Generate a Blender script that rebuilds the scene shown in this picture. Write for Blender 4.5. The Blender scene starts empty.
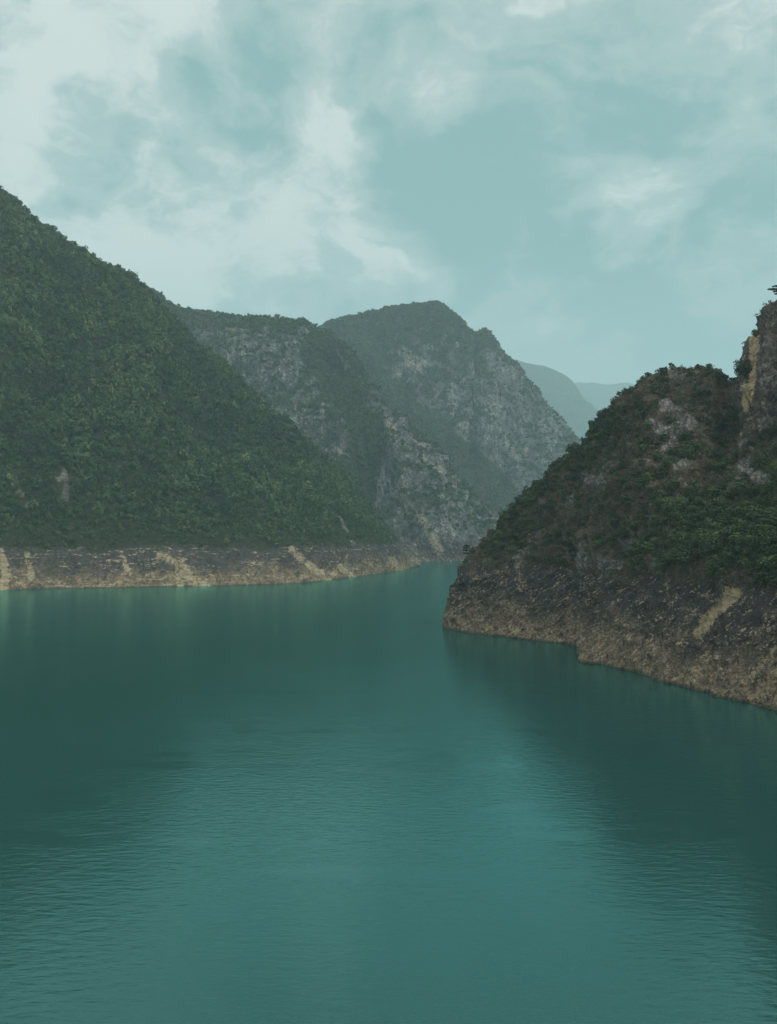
import bpy, bmesh, math, random
import numpy as np
from mathutils import Vector

random.seed(7)
RNG = np.random.default_rng(11)
scene = bpy.context.scene
COL = scene.collection

# ------------------------------------------------------------------ camera
F_PX = 950.0
CAM_H = 45.0
PITCH = math.atan(18.0 / F_PX)
W_IMG, H_IMG = 777, 1024
cam_d = bpy.data.cameras.new('camera')
cam_d.sensor_fit = 'VERTICAL'
cam_d.sensor_height = 36.0
cam_d.lens = 36.0 * F_PX / H_IMG
cam_d.clip_start = 0.5
cam_d.clip_end = 30000
cam = bpy.data.objects.new('camera', cam_d)
COL.objects.link(cam)
cam.location = (0, 0, CAM_H)
cam.rotation_euler = (math.pi / 2 + PITCH, 0, 0)
scene.camera = cam

CP, SP = math.cos(PITCH), math.sin(PITCH)


def ray(px, py):
    x = (px - 388.5) / F_PX
    y = -(py - 512.0) / F_PX
    return np.array([x, CP - y * SP, SP + y * CP])


def P(px, py, d):
    """world point seen at a photo position, at ground distance d"""
    r = ray(px, py)
    return np.array([0, 0, CAM_H]) + r * (d / r[1])


def Wt(px, py):
    """water-level point"""
    r = ray(px, py)
    t = -CAM_H / r[2]
    return np.array([0, 0, CAM_H]) + r * t


def proj(V):
    d = V - np.array([0, 0, CAM_H])
    f = d[..., 1] * CP + d[..., 2] * SP
    u = -d[..., 1] * SP + d[..., 2] * CP
    return 388.5 + F_PX * d[..., 0] / f, 512 - F_PX * u / f


# ------------------------------------------------------------------ noise
_perm = np.random.default_rng(5).permutation(256)
_perm = np.concatenate([_perm, _perm, _perm]).astype(np.int64)
_g = np.random.default_rng(6).normal(size=(256, 3))
_g /= np.linalg.norm(_g, axis=1)[:, None]


def perlin(p):
    p = np.asarray(p, dtype=np.float64)
    i = np.floor(p).astype(np.int64)
    f = p - i
    i &= 255
    w = f * f * f * (f * (f * 6 - 15) + 10)
    out = 0
    for dx in (0, 1):
        for dy in (0, 1):
            for dz in (0, 1):
                h = _perm[_perm[_perm[i[..., 0] + dx] + i[..., 1] + dy] + i[..., 2] + dz]
                g = _g[h]
                dot = g[..., 0] * (f[..., 0] - dx) + g[..., 1] * (f[..., 1] - dy) + g[..., 2] * (f[..., 2] - dz)
                wx = w[..., 0] if dx else 1 - w[..., 0]
                wy = w[..., 1] if dy else 1 - w[..., 1]
                wz = w[..., 2] if dz else 1 - w[..., 2]
                out = out + dot * wx * wy * wz
    return out * 1.6


def fbm(p, octv=4, gain=0.5):
    a, s, o = 1.0, 0.0, np.asarray(p, dtype=np.float64)
    for k in range(octv):
        s = s + a * perlin(o + k * 17.3)
        o = o * 2.03
        a *= gain
    return s


def ridged(p, octv=4, gain=0.5):
    a, s, o = 1.0, 0.0, np.asarray(p, dtype=np.float64)
    for k in range(octv):
        s = s + a * (.52 - 2 * np.abs(perlin(o + k * 9.1)))
        o = o * 2.05
        a *= gain
    return s


def smooth(a, b, x):
    t = np.clip((x - a) / (b - a), 0, 1)
    return t * t * (3 - 2 * t)


# ------------------------------------------------------------------ lofted terrain
def pchip(Y, x):
    """monotone cubic through Y (n, ...) at integer parameters, sampled at x"""
    n = len(Y)
    d = np.diff(Y, axis=0)
    m = np.zeros_like(Y)
    a, b = d[:-1], d[1:]
    with np.errstate(divide='ignore', invalid='ignore'):
        h = np.where(a * b > 0, 2 * a * b / (a + b), 0)
    m[1:-1] = h
    m[0], m[-1] = d[0], d[-1]
    k = np.clip(np.floor(x).astype(int), 0, n - 2)
    t = (x - k).reshape((-1,) + (1,) * (Y.ndim - 1))
    h00 = 2 * t**3 - 3 * t**2 + 1
    h10 = t**3 - 2 * t**2 + t
    h01 = -2 * t**3 + 3 * t**2
    h11 = t**3 - t**2
    return h00 * Y[k] + h10 * m[k] + h01 * Y[k + 1] + h11 * m[k + 1]


def grid_normals(G):
    du = np.gradient(G, axis=0)
    dv = np.gradient(G, axis=1)
    n = np.cross(du, dv)
    l = np.linalg.norm(n, axis=-1, keepdims=True)
    return n / np.maximum(l, 1e-9)


def loft(S, ucounts, vcounts):
    S = np.array(S)
    uu = np.concatenate([np.linspace(i, i + 1, c, endpoint=False) for i, c in enumerate(ucounts)] + [[len(ucounts)]])
    G = pchip(S, uu)
    G = np.swapaxes(G, 0, 1)
    vv = np.concatenate([np.linspace(i, i + 1, c, endpoint=False) for i, c in enumerate(vcounts)] + [[len(vcounts)]])
    G = pchip(G, vv)
    G = np.swapaxes(G, 0, 1)
    return G, uu, vv


def hill_section(w, r, ang=50, bulge=0.0, back=160.0, zl=10.0, zb=30.0, lowfrac=None):
    """shore point w, ridge point r -> 8 control points from lake bed over the ridge"""
    w, r = np.array(w, float), np.array(r, float)
    dv = r[:2] - w[:2]
    D = max(np.linalg.norm(dv), 0.5)
    u = dv / D
    zl_, zb_ = min(zl, .35 * r[2]), min(zb, .72 * r[2])
    t = math.tan(math.radians(ang))
    dl = min(zl_ / t, .3 * D) if lowfrac is None else lowfrac
    db = min(dl + (zb_ - zl_) / t, .62 * D)

    def pt(d, z):
        return np.array([w[0] + u[0] * d, w[1] + u[1] * d, z])
    dm = db + (D - db) * .5
    zm = zb_ + (r[2] - zb_) * .5 + bulge * (r[2] - zb_)
    b = np.array([r[0] * (1 + back * .55 / max(r[1], 1)), r[1] + back * .55, r[2] * .45])
    bf = np.array([r[0] * (1 + back / max(r[1], 1)), r[1] + back, -6.0])
    f = pt(-7, -6.0)
    return [f, w, pt(dl, zl_), pt(db, zb_), pt(dm, zm), r, b, bf]


def mesh_grid(name, G, attrs, mat, label, cat, kind='structure'):
    nu, nv = G.shape[:2]
    me = bpy.data.meshes.new(name)
    V = G.reshape(-1, 3)
    idx = np.arange(nu * nv).reshape(nu, nv)
    q = np.stack([idx[:-1, :-1], idx[1:, :-1], idx[1:, 1:], idx[:-1, 1:]], -1).reshape(-1, 4)
    make_mesh(me, V, q)
    me.shade_smooth()
    for k, a in attrs.items():
        at = me.attributes.new(k, 'FLOAT', 'POINT')
        at.data.foreach_set('value', np.ascontiguousarray(a.reshape(-1), dtype=np.float32))
    me.materials.append(mat)
    o = bpy.data.objects.new(name, me)
    COL.objects.link(o)
    o['label'] = label
    o['category'] = cat
    if kind:
        o['kind'] = kind
    return o


def make_mesh(me, V, q):
    V = np.ascontiguousarray(V, dtype=np.float32)
    q = np.ascontiguousarray(q, dtype=np.int32)
    me.vertices.add(len(V))
    me.vertices.foreach_set('co', V.ravel())
    me.loops.add(q.size)
    me.loops.foreach_set('vertex_index', q.ravel())
    me.polygons.add(len(q))
    me.polygons.foreach_set('loop_start', np.arange(0, q.size, q.shape[1], dtype=np.int32))
    me.update(calc_edges=True)


# ------------------------------------------------------------------ node helper
class NT:
    def __init__(self, tree):
        self.t = tree
        self.n = tree.nodes
        self.n.clear()

    def node(self, typ, **kw):
        nd = self.n.new(typ)
        for k, v in kw.items():
            setattr(nd, k, v)
        return nd

    def put(self, sock, v):
        if hasattr(v, 'is_linked') or isinstance(v, bpy.types.NodeSocket):
            self.t.links.new(v, sock)
        elif v is not None:
            if isinstance(v, (tuple, list)) and len(v) == 3 and len(sock.default_value) == 4:
                v = tuple(v) + (1.0,)
            sock.default_value = v

    def math(self, op, a, b=None, c=None, clamp=False):
        nd = self.node('ShaderNodeMath', operation=op, use_clamp=clamp)
        self.put(nd.inputs[0], a)
        self.put(nd.inputs[1], b)
        if c is not None:
            self.put(nd.inputs[2], c)
        return nd.outputs[0]

    def vmath(self, op, a, b=None, scale=None):
        nd = self.node('ShaderNodeVectorMath', operation=op)
        self.put(nd.inputs[0], a)
        if b is not None:
            self.put(nd.inputs[1], b)
        if scale is not None:
            self.put(nd.inputs['Scale'], scale)
        return nd.outputs['Value'] if op in ('DOT_PRODUCT', 'LENGTH', 'DISTANCE') else nd.outputs[0]

    def noise(self, vec, scale, detail=4, rough=.55, dist=0.0, out='Fac'):
        nd = self.node('ShaderNodeTexNoise')
        self.put(nd.inputs['Vector'], vec)
        nd.inputs['Scale'].default_value = scale
        nd.inputs['Detail'].default_value = detail
        nd.inputs['Roughness'].default_value = rough
        nd.inputs['Distortion'].default_value = dist
        return nd.outputs[out]

    def voronoi(self, vec, scale, feature='F1', out='Distance'):
        nd = self.node('ShaderNodeTexVoronoi', feature=feature)
        self.put(nd.inputs['Vector'], vec)
        nd.inputs['Scale'].default_value = scale
        return nd.outputs[out]

    def ramp(self, v, a, b, lo=0.0, hi=1.0):
        nd = self.node('ShaderNodeMapRange', interpolation_type='SMOOTHSTEP')
        self.put(nd.inputs[0], v)
        for i, x in enumerate((a, b, lo, hi)):
            self.put(nd.inputs[i + 1], x)
        return nd.outputs[0]

    def mix(self, f, a, b):
        nd = self.node('ShaderNodeMix', data_type='RGBA')
        self.put(nd.inputs[0], f)
        self.put(nd.inputs[6], a)
        self.put(nd.inputs[7], b)
        return nd.outputs[2]

    def attr(self, name, out='Fac'):
        nd = self.node('ShaderNodeAttribute', attribute_name=name)
        return nd.outputs[out]

    def mapping(self, vec, scale=(1, 1, 1), rot=(0, 0, 0)):
        nd = self.node('ShaderNodeMapping')
        self.put(nd.inputs['Vector'], vec)
        nd.inputs['Scale'].default_value = scale
        nd.inputs['Rotation'].default_value = rot
        return nd.outputs[0]


def new_mat(name):
    m = bpy.data.materials.new(name)
    m.use_nodes = True
    return m, NT(m.node_tree)


def finish(nt, col, rough=.9, bump=None, spec=.2):
    b = nt.node('ShaderNodeBsdfPrincipled')
    nt.put(b.inputs['Base Color'], col)
    nt.put(b.inputs['Roughness'], rough)
    b.inputs['Specular IOR Level'].default_value = spec
    if bump is not None:
        nt.put(b.inputs['Normal'], bump)
    o = nt.node('ShaderNodeOutputMaterial')
    nt.t.links.new(b.outputs[0], o.inputs['Surface'])


def bump(nt, h, strength, dist, normal=None):
    nd = nt.node('ShaderNodeBump')
    nd.inputs['Strength'].default_value = strength
    nd.inputs['Distance'].default_value = dist
    nt.put(nd.inputs['Height'], h)
    if normal is not None:
        nt.put(nd.inputs['Normal'], normal)
    return nd.outputs[0]


# ------------------------------------------------------------------ materials
def rock_material(name, s, rock_a, rock_b, rock_c, soil_a, soil_b, band_dark, band_tan, tan_c, beds_rot, zband=30.0,
                  soil_amount=0.5, bump_s=0.7):
    """bare limestone with soil and scrub, and the bleached, silt-stained draw-down band a lake leaves
    s = metres of the finest features"""
    m, nt = new_mat(name)
    pos = nt.node('ShaderNodeNewGeometry').outputs['Position']
    sep = nt.node('ShaderNodeSeparateXYZ')
    nt.put(sep.inputs[0], pos)
    z = sep.outputs[2]
    big = nt.noise(pos, .035 / s, 5, .6)
    mid = nt.noise(pos, .14 / s, 6, .65, .4)
    fine = nt.noise(pos, .7 / s, 5, .7)
    beds = nt.noise(nt.mapping(nt.mapping(pos, (1, 1, 1), beds_rot), (.12 / s, .12 / s, .62 / s)), 1.0, 5, .7, 1.2)
    vert = nt.noise(nt.mapping(pos, (.34 / s, .34 / s, .10 / s)), 1.0, 6, .68, .5)
    cell = nt.voronoi(nt.vmath('ADD', pos, nt.vmath('SCALE', nt.noise(pos, .3 / s, 3, .5, 0, 'Color'), scale=3.0 * s)),
                      .28 / s, 'DISTANCE_TO_EDGE')
    crack = nt.ramp(cell, 0.0, .12)
    # rock
    rc = nt.mix(nt.ramp(mid, .35, .65), rock_a, rock_b)
    rc = nt.mix(nt.ramp(nt.math('MULTIPLY', nt.math('ADD', nt.math('MULTIPLY', fine, .5), nt.math('MULTIPLY', big, .5)), vert), .235, .36), rc, rock_c)
    rc = nt.mix(nt.math('MULTIPLY', nt.ramp(beds, .54, .66), .45), rc, rock_c)
    rc = nt.mix(nt.math('MULTIPLY', nt.ramp(beds, .47, .36), .45), rc, tuple(x * .6 for x in rock_a))
    rc = nt.mix(nt.math('MULTIPLY', nt.math('SUBTRACT', 1.0, crack), .6), rc, tuple(x * .45 for x in rock_a))
    # soil and dry scrub
    so = nt.mix(nt.ramp(fine, .35, .65), soil_a, soil_b)
    veg = nt.attr('veg')
    sm = nt.ramp(nt.math('ADD', nt.math('ADD', nt.math('MULTIPLY', mid, .9), nt.math('MULTIPLY', fine, .5)),
                         nt.math('MULTIPLY', veg, .9)), 1.15 - soil_amount * .6, 1.35 - soil_amount * .6)
    up = nt.mix(sm, rc, so)
    # draw-down band
    bd = nt.mix(nt.ramp(fine, .3, .7), band_dark, tuple(x * 1.9 for x in band_dark))
    bt = nt.mix(nt.ramp(nt.math('ADD', nt.math('MULTIPLY', fine, .6), nt.math('MULTIPLY', beds, .4)), .36, .64),
                tuple(x * .32 for x in band_tan), tuple(min(.8, x * 1.15) for x in band_tan))
    bt = nt.mix(nt.math('MULTIPLY', nt.ramp(vert, .52, .40), .6), bt, band_dark)
    hz = nt.math('ADD', z, nt.math('ADD', nt.math('MULTIPLY', nt.math('SUBTRACT', mid, .5), 22.0), nt.math('MULTIPLY', nt.math('SUBTRACT', big, .5), 26.0)))
    hz2 = nt.math('ADD', hz, nt.math('MULTIPLY', nt.math('SUBTRACT', beds, .5), 22.0))
    low = nt.ramp(hz2, zband * .66, zband * .10)
    bc = nt.mix(nt.math('MULTIPLY', low, .92), bd, bt)
    pale = nt.math('MULTIPLY', nt.ramp(beds, .52, .62), nt.ramp(fine, .42, .6))
    bc = nt.mix(nt.math('MULTIPLY', pale, .9), bc, tan_c)
    wet = nt.ramp(z, 1.2, .25)
    bc = nt.mix(nt.math('MULTIPLY', wet, .55), bc, tuple(x * .5 for x in band_dark))
    hz3 = nt.math('ADD', z, nt.math('ADD', nt.math('MULTIPLY', nt.math('SUBTRACT', mid, .5), 12.0), nt.math('MULTIPLY', nt.math('SUBTRACT', big, .5), 12.0)))
    inb = nt.ramp(hz3, zband + 3.0, zband - 2.0)
    col = nt.mix(inb, up, bc)
    tnz = nt.math('ADD', nt.math('MULTIPLY', nt.math('SUBTRACT', fine, .5), 2.4), nt.math('MULTIPLY', nt.math('SUBTRACT', mid, .5), 2.0))
    tn = nt.math('MULTIPLY', nt.ramp(nt.math('ADD', nt.attr('tan'), nt.math('MULTIPLY', tnz, nt.ramp(nt.attr('tan'), 0.0, .3))), .34, .95), .92)
    tcol = nt.mix(nt.ramp(beds, .35, .65), tuple(x * .6 for x in tan_c), tan_c)
    col = nt.mix(tn, col, tcol)
    h = nt.math('ADD', nt.math('ADD', nt.math('MULTIPLY', mid, 2.0), nt.math('MULTIPLY', vert, 1.2)), nt.math('ADD', nt.math('MULTIPLY', fine, .55),
                                                              nt.math('MULTIPLY', beds, 1.3)))
    h = nt.math('ADD', h, nt.math('MULTIPLY', crack, .35))
    finish(nt, col, .92, bump(nt, h, bump_s, 1.6 * s), .15)
    return m


def leaf_material(name, c0, c1, c2, use_object=False):
    m, nt = new_mat(name)
    if use_object:
        t = nt.node('ShaderNodeObjectInfo').outputs['Random']
        pos = nt.node('ShaderNodeTexCoord').outputs['Object']
        t = nt.math('ADD', nt.math('MULTIPLY', t, .8), nt.math('MULTIPLY', nt.noise(pos, 1.6, 2), .35))
    else:
        t = nt.attr('tint')
    c = nt.mix(nt.ramp(t, .05, .55), c0, c1)
    c = nt.mix(nt.ramp(t, .55, 1.0), c, c2)
    finish(nt, c, .65, None, .25)
    return m


M_FOREST = leaf_material('foliage_forest', (.022, .050, .024), (.054, .104, .042), (.120, .168, .062))
M_WOODLAND = leaf_material('foliage_woodland', (.022, .034, .020), (.042, .064, .028), (.085, .105, .042))
M_FARFOREST = leaf_material('foliage_far', (.036, .064, .034), (.058, .098, .050), (.10, .135, .065))
M_TREE = leaf_material('foliage_tree', (.024, .040, .021), (.042, .072, .027), (.075, .115, .036), True)
M_SHRUB = leaf_material('foliage_shrub', (.030, .040, .022), (.055, .068, .030), (.090, .088, .045), True)
M_SCRUB = leaf_material('foliage_scrub', (.050, .052, .032), (.095, .085, .052), (.15, .12, .078))
M_PINE = leaf_material('foliage_pine', (.012, .022, .016), (.02, .038, .024), (.03, .05, .03), True)

M_BARK, _nt = new_mat('bark')
_p = _nt.node('ShaderNodeTexCoord').outputs['Object']
finish(_nt, _nt.mix(_nt.noise(_nt.mapping(_p, (6, 6, 1)), 2.0, 4), (.05, .042, .035), (.13, .115, .095)), .9)
M_WOOD, _nt = new_mat('bleached_wood')
_p = _nt.node('ShaderNodeTexCoord').outputs['Object']
finish(_nt, _nt.mix(_nt.noise(_nt.mapping(_p, (1, 6, 6)), 1.0, 4), (.30, .28, .24), (.55, .53, .48)), .85)

M_LEFT = rock_material('rock_left', 1.7, (.09, .09, .08), (.14, .135, .12), (.24, .235, .21), (.020, .030, .017), (.042, .052, .028),
                       (.047, .045, .042), (.35, .275, .17), (.54, .44, .28), (math.radians(4), 0, 0), soil_amount=.5)
M_HEAD = rock_material('rock_headland', .62, (.13, .124, .116), (.22, .205, .185), (.43, .42, .39), (.085, .074, .058), (.18, .145, .105),
                       (.046, .041, .041), (.42, .325, .215), (.64, .50, .30), (0, math.radians(36), 0), soil_amount=.30, bump_s=1.0)
M_TOWER = rock_material('rock_tower', .55, (.075, .066, .058), (.15, .132, .112), (.31, .29, .255), (.05, .045, .034), (.11, .095, .068),
                        (.046, .041, .041), (.42, .325, .215), (.66, .50, .29), (0, math.radians(36), 0), soil_amount=.35, bump_s=1.0)
M_MID = rock_material('rock_mid', 2.6, (.078, .090, .086), (.142, .158, .150), (.36, .375, .345), (.045, .055, .036), (.075, .085, .052),
                      (.07, .068, .068), (.22, .19, .15), (.50, .44, .32), (0, math.radians(-35), 0), soil_amount=.34, bump_s=1.0)
M_FAR = rock_material('rock_far', 7.0, (.16, .165, .155), (.22, .22, .2), (.30, .29, .27), (.045, .06, .038), (.06, .08, .048),
                      (.07, .068, .068), (.22, .19, .15), (.45, .4, .3), (0, 0, 0), soil_amount=.9)

# ------------------------------------------------------------------ terrain shapes


def line_mask(px, py, pts, width):
    """soft distance mask to a polyline given by photo positions of the feature on this surface"""
    best = np.full(px.shape, 1e9)
    for (x0, y0), (x1, y1) in zip(pts[:-1], pts[1:]):
        dx, dy = x1 - x0, y1 - y0
        t = np.clip(((px - x0) * dx + (py - y0) * dy) / (dx * dx + dy * dy + 1e-9), 0, 1)
        best = np.minimum(best, np.hypot(px - x0 - t * dx, py - y0 - t * dy))
    return 1 - smooth(width * .3, width, best)


def up_slope_mask(G):
    return np.clip(grid_normals(G)[..., 2], -1, 1)


# ---- left hillside
ridgeL = [(-700, 240, 1000), (-420, 190, 1080), (-200, 140, 1120), (-60, 158, 1150), (0, 188, 1150), (50, 226, 1155), (100, 262, 1165),
          (150, 291, 1180), (200, 341, 1190), (250, 390, 1200), (300, 433, 1205), (350, 482, 1205), (385, 524, 1205),
          (402, 545, 1200), (412, 558, 1196), (418, 564.5, 1192)]
shoreL = [(-700, 618), (-420, 605), (-200, 597), (-60, 592), (0, 590), (50, 588.5), (100, 588), (150, 587), (200, 586), (250, 585),
          (300, 583), (350, 577.5), (385, 573), (402, 570), (412, 567.8), (420, 565.6)]
S = []
for (rx, ry, rd), (wx, wy) in zip(ridgeL, shoreL):
    ry += 5 * min(1, max(0, (560 - ry) / 60))
    S.append(hill_section(Wt(wx, wy), P(rx, ry, rd), 52, .04, 260))
GL, uL, vL = loft(S, [14, 20, 24, 36] + [44] * 9 + [24, 16], [3, 8, 16, 60, 60, 14, 5])
N = grid_normals(GL)
N *= np.sign(N[..., 2:3].mean())
amp = smooth(.9, 3.2, vL)[None, :] * (.35 + .65 * smooth(len(S) - 1, len(S) - 4, uL)[:, None])
amp2 = smooth(.8, 1.6, vL)[None, :] * np.ones_like(amp)
h = GL[..., 2]
q = GL * np.array([1, .55, .55])
d = ((28 * ridged(q / 170.0, 2) + 8 * ridged(GL * np.array([1, .6, .35]) / 62.0, 3)) * smooth(20, 140, h) * (1 - .85 * smooth(4.2, 5.0, vL)[None, :]) + 5.0 * fbm(GL / 45.0, 3) * (1 - .80 * smooth(4.3, 5.0, vL)[None, :])) * amp
d += (3.5 * ridged(GL * np.array([1, 1, .5]) / 34.0, 2) * np.exp(-(h / 45.0)**2) + 2.2 * ridged(GL / 16.0, 3) * np.exp(-(h / 45.0)**2) + .8 * fbm(GL / 5.0, 2)) * amp2
GL = GL + N * d[..., None]
pxL, pyL = proj(GL)
tanL = np.zeros(h.shape)
for pts, w in ([((292, 549), (305, 562), (322, 575), (332, 584)), 6], [((162, 556), (178, 562), (190, 578), (205, 590)), 9], [((178, 560), (180, 584)), 7],
               [((0, 552), (6, 570), (3, 590)), 8], [((27, 556), (32, 577)), 6], [((122, 556), (129, 574)), 5], [((392, 560), (404, 573)), 6],
               [((340, 566), (356, 580)), 5], [((206, 583), (198, 590)), 8]):
    tanL = np.maximum(tanL, line_mask(pxL, pyL, pts, w) * .85)
bareL = np.zeros(h.shape)
for pts, w in ([((330, 500), (346, 530), (360, 556)), 5], [((20, 214), (44, 240)), 11], [((60, 470), (66, 500)), 13], [((10, 470), (24, 505)), 10],
               [((104, 536), (107, 548)), 5], [((182, 480), (190, 490)), 8], [((160, 295), (152, 300)), 5], [((75, 252), (100, 275)), 4]):
    bareL = np.maximum(bareL, line_mask(pxL, pyL, pts, w))
bareL *= np.clip(.75 + 1.1 * fbm(GL / 11.0, 3), 0, 1)
vegL = np.clip(1.1 - 1.0 * bareL, 0, 1)
hill_left = mesh_grid('hill', GL, {'veg': vegL, 'tan': np.maximum(tanL, 0)}, M_LEFT,
                      'steep wooded hillside filling the left of the view above a bare grey and tan shore band', 'hill')

# ---- middle spur with grey cliffs
ridgeM = [(-120, 250, 2000), (-20, 258, 1980), (80, 268, 1960), (150, 289, 1940), (185, 309, 1920), (215, 313, 1900), (240, 318, 1885), (275, 320, 1870), (306, 322, 1860),
          (334, 330, 1840), (364, 366, 1760), (388, 412, 1690), (412, 428, 1660), (440, 455, 1630), (468, 487, 1600), (492, 514, 1570), (508, 533, 1540), (518, 548, 1520), (524, 558.5, 1500)]
shoreM = [(-120, 1560), (-20, 1540), (80, 1520), (150, 1500), (185, 1490), (215, 1480), (240, 1470), (275, 1450), (305, 1430),
          (330, 1405), (360, 1375), (388, 1345), (412, 1330), (440, 1336), (468, 1368), (492, 1400), (508, 1430), (518, 1460), (526, 1490)]
bul = [.05] * 9 + [.08, .12, .16, .18, .16, .14, .1, .05, 0, 0]
S = []
for (rx, ry, rd), (wx, wd), b in zip(ridgeM, shoreM, bul):
    w = np.array([(wx - 388.5) / F_PX * wd * 1.0, wd, 0.0])
    S.append(hill_section(w, P(rx, ry + 2.5, rd), 55, b, 420))
GM, uM, vM = loft(S, [12, 14, 20] + [26] * 15, [2, 4, 9, 60, 70, 12, 5])
N = grid_normals(GM)
N *= np.sign(N[..., 2:3].mean())
h = GM[..., 2]
amp = smooth(1.0, 3.0, vM)[None, :] * (.25 + .75 * smooth(len(S) - 1, len(S) - 4, uM)[:, None])
top = 1 - .75 * smooth(4.4, 5.0, vM)[None, :]
q = GM * np.array([1, .6, .45])
pxM, pyM = proj(GM)
gully = line_mask(pxM, pyM, ((318, 345), (352, 398), (372, 430), (352, 480)), 26)
rib = line_mask(pxM, pyM, ((392, 416), (400, 460), (425, 500), (440, 550)), 20)
d = (26 * ridged(q / 190.0, 3) * top + 11 * ridged(GM * np.array([1, .6, .4]) / 52.0, 3) * (.2 + .8 * top) + 3.0 * fbm(GM / 18.0, 3)) * amp + 6.0 * perlin(np.stack([(GM @ np.array([.64, .1, .77])) / 17.0, GM[..., 0] / 150, GM[..., 1] / 150], -1)) * amp * top - 30 * gully * amp * top + 26 * rib * amp * top
GM = GM + N * d[..., None]
pxM, pyM = proj(GM)
tanM = np.zeros(h.shape)
for pts, w, k in ([((388, 420), (394, 438)), 8, .75], [((402, 482), (410, 508), (428, 530), (440, 550)), 8, .8], [((413, 498), (420, 515)), 9, .6],
                  [((468, 468), (488, 494), (502, 508)), 3.5, .6], [((418, 455), (446, 475)), 4, .55],
                  [((335, 450), (348, 455)), 6, .55], [((308, 398), (330, 405)), 5, .35], [((405, 436), (425, 446)), 4, .4]):
    tanM = np.maximum(tanM, line_mask(pxM, pyM, pts, w) * k)
nzM = up_slope_mask(GM) * np.sign(up_slope_mask(GM).mean())
vM_n = fbm(GM / 70.0, 4)
vegM = smooth(.28, .92, nzM + .42 * fbm(GM / 32.0, 4) + .22 * vM_n + .30 * smooth(4.45, 4.95, vM)[None, :] - .34 * smooth(330, 400, pxM) - .22 * smooth(170, 210, pxM) * smooth(345, 300, pxM) * smooth(318, 335, pyM)) * smooth(34, 50, h)
vegM = np.maximum(vegM, smooth(.2, .6, gully + .3 * vM_n) * .9 * smooth(40, 80, h))
vegM = np.clip(vegM - tanM * 1.2, 0, 1)
spur = mesh_grid('mountain', GM, {'veg': vegM, 'tan': tanM}, M_MID,
                 'grey cliffed mountain spur dropping into the water at the bend of the lake', 'mountain')

# ---- main massif behind
ridgeB = [(120, 420, 2700), (200, 380, 2700), (260, 352, 2700), (300, 334, 2700), (330, 322, 2700), (352, 318, 2688), (378, 311.5, 2678), (405, 305.5, 2667), (428, 304, 2656),
          (448, 311, 2645), (464, 326, 2635), (476, 334, 2629), (485, 330, 2624), (496, 345, 2618), (514, 364, 2602), (532, 385, 2592), (552, 406, 2580),
          (570, 426, 2570), (584, 448, 2559), (600, 490, 2537), (612, 530, 2527)]
S = []
for i, (rx, ry, rd) in enumerate(ridgeB):
    wd = 2130 + max(0, (rx - 560)) * 3
    w = np.array([(rx - 388.5 - 6) / F_PX * wd, wd, 0.0])
    S.append(hill_section(w, P(rx, ry + 2, rd), 50, .1 if 5 < i < 17 else .05, 500))
GB, uB, vB = loft(S, [10, 12, 16] + [24] * 17, [2, 4, 8, 60, 70, 12, 5])
N = grid_normals(GB)
N *= np.sign(N[..., 2:3].mean())
h = GB[..., 2]
amp = smooth(1.0, 3.0, vB)[None, :] * (.3 + .7 * smooth(len(S) - 1, len(S) - 4, uB)[:, None])
top = 1 - .82 * smooth(4.3, 5.0, vB)[None, :]
q = GB * np.array([1, .6, .4])
d = (52 * ridged(q / 340.0 + 3.3, 3) * top + 16 * ridged(GB * np.array([1, .6, .4]) / 80.0, 3) * (.12 + .88 * top) + 4.0 * fbm(GB / 22.0, 3)) * amp
GB = GB + N * d[..., None]
pxB, pyB = proj(GB)
tanB = np.zeros(h.shape)
for pts, w, k in ([((406, 354), (412, 368)), 8, .62], [((414, 372), (424, 362)), 7, .55], [((394, 370), (400, 374)), 5, .5], [((462, 425), (466, 440)), 9, .45],
                  [((500, 440), (520, 455)), 9, .42], [((526, 450), (527, 462)), 4, .5], [((480, 395), (505, 410)), 7, .36], [((515, 480), (520, 490)), 4, .5]):
    tanB = np.maximum(tanB, line_mask(pxB, pyB, pts, w) * k)
nzB = up_slope_mask(GB) * np.sign(up_slope_mask(GB).mean())
vegB = smooth(.22, .88, nzB + .42 * fbm(GB / 40.0, 4) + .2 * fbm(GB / 110.0, 3) + .34 * smooth(365, 330, pyB) - .28 * smooth(440, 500, pxB)) * smooth(34, 60, h)
vegB = np.maximum(vegB, line_mask(pxB, pyB, ((340, 350), (400, 410), (450, 450), (500, 495), (530, 530)), 26) * .95)
vegB = np.clip(vegB - tanB * 1.3, 0, 1)
massif = mesh_grid('mountain', GB, {'veg': vegB, 'tan': tanB}, M_MID,
                   'broad hazy mountain with a rounded summit rising behind the grey spur', 'mountain')

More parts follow.
